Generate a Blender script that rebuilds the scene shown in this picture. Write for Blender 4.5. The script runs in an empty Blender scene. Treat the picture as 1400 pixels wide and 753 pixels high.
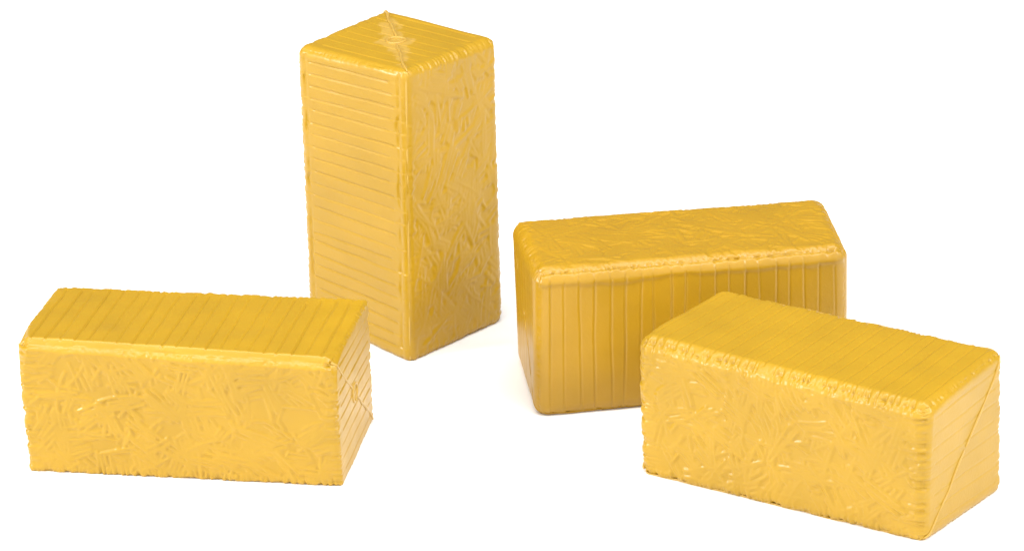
import bpy, math
import numpy as np

# ------------------------------------------------------------------ camera, light, exposure
S = 0.05                                   # one bale width = 5 cm
sc = bpy.context.scene
cam = bpy.data.cameras.new("camera"); camo = bpy.data.objects.new("camera", cam)
sc.collection.objects.link(camo); sc.camera = camo
cam.sensor_width = 36; cam.lens = 36 * 6460.366 / 1400
cam.clip_start = 0.05; cam.clip_end = 200
camo.location = (0, -1.45, 0.6290990582)
camo.rotation_euler = (math.pi / 2 - 0.3835502, 0, 0)

w = bpy.data.worlds.new("World"); sc.world = w; w.use_nodes = True
nt = w.node_tree; bg = nt.nodes["Background"]
# studio surround: bright walls and ceiling on the camera's side, dimmer behind the bales
tcw = nt.nodes.new("ShaderNodeTexCoord"); dp = nt.nodes.new("ShaderNodeVectorMath"); dp.operation = 'DOT_PRODUCT'
dp.inputs[1].default_value = (-.05, -.86, .5)
mrw = nt.nodes.new("ShaderNodeMapRange"); mrw.interpolation_type = 'SMOOTHSTEP'
mrw.inputs[1].default_value = -.5; mrw.inputs[2].default_value = .9
mrw.inputs[3].default_value = .20; mrw.inputs[4].default_value = 1.70
nt.links.new(tcw.outputs["Generated"], dp.inputs[0]); nt.links.new(dp.outputs["Value"], mrw.inputs[0])
bg.inputs[0].default_value = (1, 1, 1, 1); nt.links.new(mrw.outputs[0], bg.inputs[1])

def area(name, loc, target, size, power, col=(1, 1, 1)):
    l = bpy.data.lights.new(name, 'AREA'); l.shape = 'RECTANGLE'; l.size, l.size_y = size
    l.energy = power; l.color = col
    o = bpy.data.objects.new(name, l); sc.collection.objects.link(o); o.location = loc
    d = np.array(target) - np.array(loc)
    from mathutils import Vector
    o.rotation_euler = Vector(d).to_track_quat('-Z', 'Y').to_euler()
    return o
area("softbox_overhead", (0, -.22, 1.0), (0, .0, .03), (1.4, .14), 8.2)
area("softbox_left", (-1.0, -.42, .46), (0, 0, .03), (.20, .20), 9.0)
area("softbox_right", (.95, -.45, .80), (.05, 0, .03), (.30, .30), 8.0)

sc.view_settings.view_transform = 'Standard'; sc.view_settings.look = 'None'
sc.view_settings.exposure = 0; sc.view_settings.gamma = 1

# ------------------------------------------------------------------ materials
def white_mat():
    m = bpy.data.materials.new("white_surface"); m.use_nodes = True
    b = m.node_tree.nodes["Principled BSDF"]
    nt = m.node_tree
    n = nt.nodes.new("ShaderNodeTexNoise"); n.inputs["Scale"].default_value = 400
    r = nt.nodes.new("ShaderNodeMapRange"); r.inputs[3].default_value = .91; r.inputs[4].default_value = .93
    c = nt.nodes.new("ShaderNodeCombineColor")
    nt.links.new(n.outputs[0], r.inputs[0])
    for i in range(3): nt.links.new(r.outputs[0], c.inputs[i])
    nt.links.new(c.outputs[0], b.inputs["Base Color"])
    b.inputs["Roughness"].default_value = .7
    return m

def plastic(name, col, rough=.34):
    m = bpy.data.materials.new(name); m.use_nodes = True
    nt = m.node_tree; b = nt.nodes["Principled BSDF"]; L = nt.links.new
    tc = nt.nodes.new("ShaderNodeTexCoord")
    at = nt.nodes.new("ShaderNodeAttribute"); at.attribute_name = "scuff_glint"  # scuffed ends; on seams, a painted-in glint
    # faint uneven pigment
    n1 = nt.nodes.new("ShaderNodeTexNoise"); n1.inputs["Scale"].default_value = 45; n1.inputs["Detail"].default_value = 5
    L(tc.outputs["Object"], n1.inputs["Vector"])
    mr = nt.nodes.new("ShaderNodeMapRange"); mr.inputs[1].default_value = .3; mr.inputs[2].default_value = .7
    mr.inputs[3].default_value = .93; mr.inputs[4].default_value = 1.06
    L(n1.outputs[0], mr.inputs[0])
    mx = nt.nodes.new("ShaderNodeMix"); mx.data_type = 'RGBA'; mx.blend_type = 'MULTIPLY'; mx.inputs[0].default_value = 1
    mx.inputs[6].default_value = (*col, 1)
    cc = nt.nodes.new("ShaderNodeCombineColor")
    for i in range(3): L(mr.outputs[0], cc.inputs[i])
    L(cc.outputs[0], mx.inputs[7])
    m2 = nt.nodes.new("ShaderNodeMix"); m2.data_type = 'RGBA'
    L(at.outputs["Fac"], m2.inputs[0]); L(mx.outputs[2], m2.inputs[6])
    m2.inputs[7].default_value = (col[0] * 1.18, col[1] * 1.27, .05, 1)
    L(m2.outputs[2], b.inputs["Base Color"])
    n2 = nt.nodes.new("ShaderNodeTexNoise"); n2.inputs["Scale"].default_value = 160; n2.inputs["Detail"].default_value = 4
    L(tc.outputs["Object"], n2.inputs["Vector"])
    r2 = nt.nodes.new("ShaderNodeMapRange"); r2.inputs[3].default_value = rough - .07; r2.inputs[4].default_value = rough + .08
    L(n2.outputs[0], r2.inputs[0]); L(r2.outputs[0], b.inputs["Roughness"])
    n3 = nt.nodes.new("ShaderNodeTexNoise"); n3.inputs["Scale"].default_value = 900; n3.inputs["Detail"].default_value = 3
    L(tc.outputs["Object"], n3.inputs["Vector"])
    bp = nt.nodes.new("ShaderNodeBump"); bp.inputs["Strength"].default_value = .10; bp.inputs["Distance"].default_value = .0004
    L(n3.outputs[0], bp.inputs["Height"]); L(bp.outputs[0], b.inputs["Normal"])
    b.inputs["Subsurface Weight"].default_value = .12
    b.inputs["Subsurface Radius"].default_value = (1, .6, .15)
    b.inputs["Subsurface Scale"].default_value = .0012
    b.inputs["IOR"].default_value = 1.47
    return m
BASE = (.388, .221, .007)

# ------------------------------------------------------------------ the surface they stand on
me = bpy.data.meshes.new("tabletop")
me.from_pydata([(-4, -4, 0), (4, -4, 0), (4, 6, 0), (-4, 6, 0)], [], [(0, 1, 2, 3)])
tab = bpy.data.objects.new("tabletop", me); sc.collection.objects.link(tab)
me.materials.append(white_mat()); tab['kind'] = 'structure'

# ------------------------------------------------------------------ relief of the bale faces
STEP = .0055

def blur(a, k):
    if k <= 0: return a
    r = int(3 * k) + 1; x = np.arange(-r, r + 1); g = np.exp(-x * x / (2 * k * k)); g /= g.sum()
    p = np.pad(a, ((r, r), (0, 0)), 'edge'); a = sum(g[i] * p[i:i + a.shape[0]] for i in range(2 * r + 1))
    p = np.pad(a, ((0, 0), (r, r)), 'edge'); return sum(g[i] * p[:, i:i + a.shape[1]] for i in range(2 * r + 1))

def lownoise(rng, shape, k):
    a = blur(rng.standard_normal(shape), k); return a / (a.std() + 1e-9)

def smooth1(rng, n, k):
    return blur(rng.standard_normal((n, 1)), k)[:, 0]

def straw_face(rng, U, V, lu, lv, amp, soft, ws=.85):
    """pressed straw: short overlapping stalks in all directions"""
    H = np.zeros(U.shape)
    n = int(lu * lv * 330 / ws); i = 0; B = []
    while i < n:
        cx, cy = rng.uniform(0, lu), rng.uniform(0, lv)
        th = rng.uniform(0, math.pi) if rng.random() < .45 else rng.choice([.6, -.6, 1.2, -1.15, .05]) + rng.normal(0, .15)
        ln = rng.uniform(.05, .16); z = rng.uniform(0, 1) ** 1.2; wd = rng.uniform(.010, .018)
        for m_ in range(rng.choice([1, 1, 2, 3, 4])):
            o_ = m_ * wd * rng.uniform(1.7, 2.3); sh = rng.normal(0, .02)
            B.append((cx - math.sin(th) * o_ + math.cos(th) * sh, cy + math.cos(th) * o_ + math.sin(th) * sh,
                      th + rng.normal(0, .05), wd * rng.uniform(.85, 1.15), ln * rng.uniform(.7, 1.2),
                      min(1, max(0, z + rng.normal(0, .12))), rng.normal(0, .5)))
            i += 1
    # short stalks folded over the borders
    for (L0, W0, vert) in ((lu, lv, 0), (lv, lu, 1)):
        for side in (0, 1):
            x = 0
            while x < L0:
                x += rng.uniform(.018, .042)
                d0 = rng.uniform(.015, .05); ln = rng.uniform(.03, .07); d0 = W0 - d0 if side else d0
                th = math.pi / 2 * (1 - vert) + rng.normal(0, .3)
                B.append(((d0, x)[1 - vert], (x, d0)[1 - vert], th, rng.uniform(.009, .015), ln, rng.uniform(.5, 1), rng.normal(0, 1)))
    for (cx, cy, th, wd, ln, z, bend) in B:
        wd *= ws; ln *= .5 + .5 * ws
        R = ln + .03
        i0, i1 = max(0, int((cx - R) / lu * (U.shape[0] - 1))), min(U.shape[0], int((cx + R) / lu * (U.shape[0] - 1)) + 2)
        j0, j1 = max(0, int((cy - R) / lv * (U.shape[1] - 1))), min(U.shape[1], int((cy + R) / lv * (U.shape[1] - 1)) + 2)
        du = U[i0:i1, j0:j1] - cx; dv = V[i0:i1, j0:j1] - cy
        a = du * math.cos(th) + dv * math.sin(th); b = -du * math.sin(th) + dv * math.cos(th) + bend * a * a
        t = np.clip(1 - (b / wd) ** 2, 0, 1); e = np.clip((ln - np.abs(a)) / .02, 0, 1)
        prof = (z * .42 + .72 * np.sqrt(t)) * (t > 0) * np.sqrt(e)
        H[i0:i1, j0:j1] = np.maximum(H[i0:i1, j0:j1], prof)
    m = np.clip(.92 + .12 * lownoise(rng, H.shape, 14), .6, 1.2)
    H = np.maximum(H, .22 + .1 * lownoise(rng, H.shape, 6))          # no deep holes between stalks
    H = blur(H, soft)
    return (H - H.mean()) * amp * m + lownoise(rng, H.shape, 16) * amp * .12

def slat_face(rng, U, V, lu, lv, n, amp, margin, lo=.035, ridge=False):
    """flat cut layers: bands across u, divided by fine steps"""
    pos = (np.arange(1, n) + rng.uniform(-.10, .10, n - 1)) / n * lu
    H = np.zeros(U.shape)
    nv = U.shape[1]
    b = np.concatenate([[0], pos, [lu]])
    v = V[0]
    for i in range(n):
        # each band is a shallow shingle with its own tilt and height
        c0, c1 = b[i], b[i + 1]
        hh, tt = rng.normal(0, .12), rng.uniform(.1, .6)
        m = (U >= c0) & (U < c1 + 1e-9)
        f = (U - c0) / (c1 - c0)
        H[m] = (hh + tt * (f - .5))[m]
    for i, p in enumerate(pos):
        ww = smooth1(rng, nv, 14) * .011
        sk = rng.normal(0, .006)
        d = U - (p + ww[None, :] + sk * (V / lv - .5))
        st, en = lo + abs(rng.normal(0, .03)), lv - lo - abs(rng.normal(0, .03))
        endm = np.clip((V - st) / .02, 0, 1) * np.clip((en - V) / .02, 0, 1)
        wdt = rng.uniform(.0050, .0066)
        if ridge:
            H += endm * (rng.uniform(.7, 1.1) * np.exp(-(d / wdt) ** 2) - .35 * np.exp(-((d - .012) / .008) ** 2))
        else:
            H += endm * (-rng.uniform(.8, 1.25) * np.exp(-(d / wdt) ** 2) + .12 * np.exp(-((d + .012) / .007) ** 2))
    edge = np.clip(V / margin, 0, 1) * np.clip((lv - V) / margin, 0, 1)
    edge = edge * np.clip(U / .02, 0, 1) * np.clip((lu - U) / .02, 0, 1)
    H = blur(H, .45)
    return H * amp * np.sqrt(edge) + lownoise(rng, H.shape, 12) * amp * .22

# ------------------------------------------------------------------ one bale
# own axes: X along the bale, +-Y straw-textured faces, +-Z layered faces, +-X ends
class Bale:
    def __init__(s, seed, dims, corners, axes, P):
        s.P = P; s.rng = np.random.default_rng(seed); s.D = np.array(dims, float)
        # corner table in own axes -> world
        C = np.zeros((2, 2, 2, 3))
        for a in (0, 1):
            for b in (0, 1):
                for c in (0, 1):
                    key = {axes[0]: a, axes[1]: b, axes[2]: c}
                    code = '%d%d%d' % (key['a'], key['b'], key['c'])
                    C[a, b, c] = corners[code]
        s.C = C * S
        e = C[1, 0, 0] - C[0, 0, 0], C[0, 1, 0] - C[0, 0, 0], C[0, 0, 1] - C[0, 0, 0]
        s.flip = np.linalg.det(np.array(e)) < 0
        s.rad()

    def rad(s):
        s.R = s.P['rad']                     # corner radii 2x2x2

    def warp(s, q):
        t = q / s.D * (1 + 2 * s.P.get('grow', .012) / s.D) + .5
        x, y, z = t[:, 0:1], t[:, 1:2], t[:, 2:3]; C = s.C; o = 0
        for a in (0, 1):
            for b in (0, 1):
                for c in (0, 1):
                    o = o + (x if a else 1 - x) * (y if b else 1 - y) * (z if c else 1 - z) * C[a, b, c]
        return o

    def rounded(s, p):
        """cube-surface point -> rounded point and outward normal"""
        h = s.D / 2
        t = np.clip(p / s.D + .5, 0, 1); t = t * t * (3 - 2 * t)
        r = 0
        for a in (0, 1):
            for b in (0, 1):
                for c in (0, 1):
                    r = r + ((t[:, 0] if a else 1 - t[:, 0]) * (t[:, 1] if b else 1 - t[:, 1]) *
                             (t[:, 2] if c else 1 - t[:, 2])) * s.R[a][b][c]
        # radii of single long edges (wide chamfer-like bands)
        pw = np.full(len(p), s.P.get('pnorm', 2.0))
        for (sy, sz, rr, wd, pn) in s.P.get('edge_r', []):
            k = np.exp(-((p[:, 1] - sy * h[1]) ** 2 + (p[:, 2] - sz * h[2]) ** 2) / wd ** 2)
            r = r * (1 - k) + rr * k; pw = pw * (1 - k) + pn * k
        r = r[:, None]
        inner = np.clip(p, -(h - r), h - r)
        d = p - inner
        ln = (np.abs(d) ** pw[:, None]).sum(1) ** (1 / pw)
        ln2 = np.linalg.norm(d, axis=1)
        n = d / ln2[:, None]
        return inner + d / ln[:, None] * r, n

    def build(s):
        D, P, rng = s.D, s.P, s.rng
        N = [int(round(d / STEP)) for d in D]
        step = D / N
        # the relief shared along each of the 12 edges
        edges = {}
        def edge_fn(axis, s1, s2):
            k = (axis, s1, s2)
            if k not in edges:
                n = N[axis] + 1
                # axis 0 edges and the X/Y ones border a straw face; z-parallel edges too
                rough = P['fringe'] * (1, .35, .9)[axis]
                e = smooth1(rng, n, 1.25); e = e / e.std() * .8 + smooth1(rng, n, 3.5) * 1.2
                e = e - .5; e = np.where(e > 0, .35 * np.tanh(e / .35), e); e = np.clip(e, -1.8, 1) * .5
                if k in P.get('clean', []): e = e * .06
                x = np.arange(n) * step[axis]
                fade = np.clip(x / .04, 0, 1) * np.clip((D[axis] - x) / .04, 0, 1)
                edges[k] = e * rough * fade
            return edges[k]
        for ax in range(3):
            for a in (-1, 1):
                for b in (-1, 1): edge_fn(ax, a, b)
        allI, allP, allH, allS, faces = [], [], [], [], []
        base = 0
        big = np.array([N[1] + 1, N[2] + 1]);
        for ax in range(3):
            o1, o2 = [a for a in range(3) if a != ax]
            for sg in (-1, 1):
                n1, n2 = N[o1] + 1, N[o2] + 1
                I, J = np.meshgrid(np.arange(n1), np.arange(n2), indexing='ij')
                U, V = I * step[o1], J * step[o2]
                lu, lv = D[o1], D[o2]
                SC = np.zeros(U.shape)
                if ax == 1:
                    H = straw_face(rng, U, V, lu, lv, P['straw'], P['soft'], P.get('ws', .9))
                    kd1, kd2 = .028, .028
                elif ax == 2:
                    H = slat_face(rng, U, V, lu, lv, P.get('nslat', 22), P['slat'], P.get('margin', .03), P.get('lo', .03), P.get('ridge', False))
                    kd1, kd2 = .02, P.get('kside', .022)
                    if P.get('lip') and sg < 0:          # the straw side folds over this one with a wavy lip
                        nn = smooth1(rng, n1, 7); nn = nn / nn.std() * .008
                        H = H + .011 / (1 + np.exp(-(V - (lv - .105 + nn[:, None])) / .007))
                    if P.get('pillar') == sg:       # grooved border beside the layers
                        for vv, dep in ((.075, .9), (lv - .095, 1.1)):
                            nn = smooth1(rng, n1, 5); nn = nn / nn.std()
                            g = np.exp(-((V - vv - .006 * nn[:, None]) / .013) ** 2) * np.clip(.6 + .5 * nn[:, None], 0, 1.3)
                            H = H - g * dep * .008
                else:
                    # ends: layers run along Y, stacked in Z
                    H = slat_face(rng, V, U, lv, lu, P.get('nend', 8), P['slat'], .05, .07, P.get('ridge', False)) \
                        if False else slat_face(rng, V.T, U.T, lv, lu, P.get('nend', 9), P['slat'] * P.get('ends', .6), .05, .07, P.get('ridge', False)).T
                    kd1, kd2 = .02, .02
                    if P.get('scuff_glint'):
                        q = P['diag']
                        a1 = (U / lu - .5); a2 = (V / lv - .5) * q
                        al = (a1 + a2) / 1.414; ac = (a1 - a2) / 1.414
                        m1 = np.abs(ac) < .045 + .07 * (1 - np.abs(al) / .55)
                        m2 = (np.abs(al) + np.abs(ac) * .8) < .21
                        rag = lownoise(rng, U.shape, 2.5) * .02
                        SC = ((np.abs(ac) + rag < .10 * (1 - np.abs(al) / .6)) | (np.abs(al) * .9 + np.abs(ac) * 1.1 + rag < .17)).astype(float)
                        SC = blur(SC, 1.0) * P['scuff_glint']
                dA = [(U, 0, -1), (lu - U, 0, 1), (V, 1, -1), (lv - V, 1, 1)]
                Hf = H.copy(); add = 0
                for dist, w_, sd in dA:
                    kd = kd1 if w_ == 0 else kd2
                    run = o2 if w_ == 0 else o1            # axis the edge runs along
                    oo = sorted([(ax, sg), ((o1 if w_ == 0 else o2), sd)])
                    if ax == 1: kd = .055 if (run,) + tuple(x[1] for x in oo) in P.get('clean', []) else P.get('kstraw', .028) * (1.0, 1, 1.7)[run]
                    if ax == 0 and w_ == 0: kd = .042
                    # folds fan out unevenly from the border
                    nz = smooth1(rng, U.shape[1] if w_ == 0 else U.shape[0], 2.5); nz = 1 + .35 * nz / nz.std()
                    kd = kd * np.clip(nz, .4, 1.8); kd = kd[None, :] if w_ == 0 else kd[:, None]
                    k = np.exp(-(dist / kd) ** 1.5)
                    fixed = {ax: sg, (o1 if w_ == 0 else o2): sd}
                    oo = [a for a in range(3) if a != run]
                    e = edges[(run, fixed[oo[0]], fixed[oo[1]])]
                    ev = e[None, :] if w_ == 0 else e[:, None]
                    Hf = Hf * (1 - k)
                    add = add + k * ev
                Hf = Hf + add
                # moulding flash of a shallow sink towards the middle of the face
                Hf = Hf - P.get('sink', .004) * np.sin(np.pi * U / lu) * np.sin(np.pi * V / lv)
                p = np.zeros(U.shape + (3,)); idx = np.zeros(U.shape + (3,), int)
                p[..., o1] = U - lu / 2; p[..., o2] = V - lv / 2; p[..., ax] = sg * D[ax] / 2
                idx[..., o1] = I; idx[..., o2] = J; idx[..., ax] = N[ax] if sg > 0 else 0
                allI.append(idx.reshape(-1, 3)); allP.append(p.reshape(-1, 3)); allH.append(Hf.ravel()); allS.append(SC.ravel())
                k = base + np.arange(n1 * n2).reshape(n1, n2)
                f = np.stack([k[:-1, :-1], k[1:, :-1], k[1:, 1:], k[:-1, 1:]], -1).reshape(-1, 4)
                # orientation: o1 x o2 = +ax for ax 0,2 ; -ax for ax 1
                out = sg * (1 if ax != 1 else -1)
                if (out < 0) != s.flip: f = f[:, ::-1]
                faces.append(f); base += n1 * n2
        I = np.concatenate(allI); p = np.concatenate(allP); H = np.concatenate(allH); SC = np.concatenate(allS); F = np.concatenate(faces)
        key = (I[:, 0] * 4096 + I[:, 1]) * 4096 + I[:, 2]
        u, first, inv = np.unique(key, return_index=True, return_inverse=True); inv = inv.ravel()
        cnt = np.bincount(inv); Hm = np.bincount(inv, H) / cnt; Sm = np.bincount(inv, SC) / cnt
        pm = p[first]; F = inv[F]
        q, n = s.rounded(pm)
        q = q + n * Hm[:, None]
        W = s.warp(q)
        zz = W[:, 2]; W[:, 2] = np.where(zz < .0003, np.maximum(zz, 0) * .5 + .00005, zz)
        return W, F, Sm

    def surf(s, p, lift):
        q, n = s.rounded(np.atleast_2d(p)); return s.warp(q + n * lift)

def np_mesh(name, V, F, mat, attr=None):
    me = bpy.data.meshes.new(name)
    me.vertices.add(len(V)); me.vertices.foreach_set('co', V.astype(np.float32).ravel())
    nf, k = F.shape
    me.loops.add(nf * k); me.loops.foreach_set('vertex_index', F.astype(np.int32).ravel())
    me.polygons.add(nf); me.polygons.foreach_set('loop_start', np.arange(0, nf * k, k, dtype=np.int32))
    me.polygons.foreach_set('use_smooth', np.ones(nf, bool))
    me.update(calc_edges=True); me.validate()
    if attr is not None:
        a = me.attributes.new('scuff_glint', 'FLOAT', 'POINT'); a.data.foreach_set('value', attr.astype(np.float32))
    me.materials.append(mat)
    return me

def tube(pts, rad, k=8, closed=False):
    pts = np.asarray(pts); n = len(pts)
    if closed: T = np.roll(pts, -1, 0) - np.roll(pts, 1, 0)
    else: T = np.gradient(pts, axis=0)
    T /= np.linalg.norm(T, axis=1)[:, None]
    ref = np.array([.31, .57, .76]); A = np.cross(T, ref); A /= np.linalg.norm(A, axis=1)[:, None]; B = np.cross(T, A)
    ph = np.arange(k) / k * 2 * np.pi
    rad = np.array(np.broadcast_to(rad, (n,)), float)
    if not closed: rad[[0, -1]] *= .02; rad[[1, -2]] *= .75
    V = (pts[:, None] + rad[:, None, None] * (np.cos(ph)[None, :, None] * A[:, None] + np.sin(ph)[None, :, None] * B[:, None])).reshape(-1, 3)
    m = n if closed else n - 1
    i = np.arange(m)[:, None]; j = np.arange(k)[None]
    F = np.stack([i * k + j, i * k + (j + 1) % k, ((i + 1) % n) * k + (j + 1) % k, ((i + 1) % n) * k + j], -1).reshape(-1, 4)
    return V, F

def make_bale(label, seed, corners, axes, P, mat):
    b = Bale(seed, P['dims'], corners, axes, P)
    W, F, SC = b.build()
    c = np.array([np.mean([v[0] for v in corners.values()]) * S, np.mean([v[1] for v in corners.values()]) * S, 0])
    root = bpy.data.objects.new("toy_hay_bale", None); sc.collection.objects.link(root)
    root.location = c; root.empty_display_size = .01
    root['label'] = label; root['category'] = 'toy hay bale'; root['group'] = 'yellow plastic toy hay bales'
    def child(name, V, F, attr=None):
        o = bpy.data.objects.new(name, np_mesh(name, V - c, F, mat, attr)); sc.collection.objects.link(o); o.parent = root
        return o
    child("body", W, F, SC)
    # mould seam: diagonal over both ends, joined along two long edges
    h = b.D / 2; q = P['diag']
    sr = P.get('seam_r', .0080); lift = P.get('seam_lift', .001)
    t = np.linspace(-1, 1, 120)
    def wob(n, k=4): x = smooth1(b.rng, n, k); return x / x.std()
    for sx in (-1, 1):
        j = wob(120, 5) * .004
        tt = t * .955
        pts = np.stack([np.full(120, sx * h[0]), tt * h[1] + j, tt * q * h[2] - j * q], 1)
        sk = P.get('sink', .004) * np.cos(np.pi * pts[:, 1] / b.D[1]) * np.cos(np.pi * pts[:, 2] / b.D[2])
        Wp = b.surf(pts, (lift - sk)[:, None])
        dist = np.abs(t) * 0.7 * 1.414 * .5
        keep = np.abs(t) > P.get('gate', .11)
        for half in (t < 0, t > 0):
            m = keep & half
            if P.get('gate', .11) == 0: m = half
            V, Fx = tube(Wp[m], (sr * S * (1 + .18 * wob(120, 3)[m])))
            child("mold_seam", V, Fx, np.full(len(V), P.get('pale_glint', .9)))  # lighter colour stands in for light the thin seam catches
        # injection mark: a small raised ring with a sunken middle
        if P.get('gate', .11) > 0:
            a = np.linspace(0, 2 * np.pi, 40, endpoint=False)
            rr = P.get('gate', .11) * .58 * (1 + .06 * np.sin(3 * a + 1))
            pr = np.stack([np.full(40, sx * h[0]), np.cos(a) * rr, np.sin(a) * rr], 1)
            V, Fx = tube(b.surf(pr, lift - .0035), sr * S * 1.25, closed=True)
            child("sprue_mark", V, Fx, np.full(len(V), P.get('pale_glint', .9)))  # ring tinted as light as the seam
    for se in (-1, 1):
        if se in P.get('noedge', []): continue
        x = np.linspace(-h[0] * .985, h[0] * .985, 300)
        j = wob(300, 6) * .003
        pts = np.stack([x, np.full(300, se * h[1]) - se * np.abs(j) * 0, np.full(300, se * q * h[2])], 1)
        V, Fx = tube(b.surf(pts, P.get('edge_seam_lift', -.006) + 0 * x[:, None] + j[:, None]), sr * S * .9)
        child("mold_seam", V, Fx, np.full(len(V), P.get('pale_glint', .9)))  # caught light painted into the colour along the edge seam
    return root

def R8(r, **over):
    R = [[[r, r], [r, r]], [[r, r], [r, r]]]
    for k, v in over.items(): R[int(k[1])][int(k[2])][int(k[3])] = v
    return R

CORNERS = {
'A':{'000':(-3.1069,-1.1832,0.0000), '001':(-3.1584,-1.2461,0.9378), '010':(-2.9394,-0.1112,0.0000), '011':(-2.9765,-0.2684,0.9024), '100':(-1.0922,-1.4219,0.0000), '101':(-1.1302,-1.5669,0.9223), '110':(-0.9247,-0.3499,0.0000), '111':(-0.9416,-0.5701,0.9377)},
'B':{'000':(-0.6922,0.6157,-0.0000), '001':(-0.7068,0.7035,2.0436), '010':(-1.4065,1.4236,0.0000), '011':(-1.4520,1.2642,2.0285), '100':(-0.0661,1.3438,0.0000), '101':(-0.1197,1.4737,2.0188), '110':(-0.7804,2.1517,0.0000), '111':(-0.8766,2.0434,2.0302)},
'C':{'000':(0.1696,-0.3258,0.0000), '001':(0.1630,-0.2756,1.0036), '010':(0.0549,0.6667,0.0000), '011':(0.0099,0.6614,1.0085), '100':(2.2453,0.1509,0.0000), '101':(2.2133,0.0811,1.0374), '110':(2.1306,1.1434,0.0000), '111':(2.1101,1.0102,1.0326)},
'D':{'000':(2.5670,-2.2574,0.0000), '001':(2.5507,-2.3113,0.9204), '010':(0.8490,-1.2175,0.0000), '011':(0.8025,-1.1956,0.9317), '100':(3.1175,-1.4669,0.0000), '101':(3.0911,-1.4565,0.9507), '110':(1.3996,-0.4271,0.0000), '111':(1.3785,-0.3620,0.9146)},
}
mA = plastic("yellow_plastic", BASE)
mC = plastic("warm_yellow_plastic", (.370, .203, .007))      # slightly deeper, warmer yellow for one bale

make_bale("yellow toy straw bale lying at far left, round mark on its lined right end",
    11, CORNERS['A'], 'abc', dict(dims=(2.04, 1.0, .93), rad=R8(.032), pnorm=2, diag=-1,
    edge_r=[(-1, 1, .078, .20, 1.10)], grow=.010, straw=.0145, soft=.8, ws=.95, slat=.0075, fringe=.018, clean=[(0, -1, 1)], kstraw=.04, scuff_glint=.5, seam_lift=-.0005, seam_r=.008, pale_glint=.9, noedge=[-1], kside=.02, nend=10), mA)

make_bale("yellow toy straw bale standing upright on its end, the only one standing",
    22, CORNERS['B'], 'cba', dict(dims=(2.03, 1.05, .95), rad=R8(.075, c000=.055, c100=.055), diag=1,
    grow=.018, straw=.0112, soft=1.2, ws=1.1, slat=.0070, ends=1.0, fringe=.011, clean=[(0, -1, -1)], scuff_glint=.8, pillar=-1, lo=.10, margin=.03, nslat=23, nend=9), mA)

make_bale("yellow toy straw bale lying behind the front right one, vertical grooves on its front",
    33, CORNERS['C'], 'acb', dict(dims=(2.10, 1.0, 1.0), rad=R8(.10), diag=1,
    edge_r=[(1, -1, .09, .16, 1.5)], grow=.019, straw=.0090, soft=1.1, ws=1.1, slat=.0048, fringe=.014, lip=1, pale_glint=0, seam_lift=-.004, scuff_glint=0, gate=0, nslat=21, nend=9), mC)

make_bale("yellow toy straw bale lying nearest the camera at right, plain diagonal seam across its end",
    44, CORNERS['D'], 'bac', dict(dims=(2.04, .97, .93), rad=R8(.07), diag=1,
    edge_r=[(-1, 1, .090, .20, 1.5)], grow=.020, straw=.0130, soft=.8, ws=1.0, slat=.0058, ends=.45, fringe=.020, kside=.05, kstraw=.045, scuff_glint=0, gate=0, nslat=23, nend=9), mA)
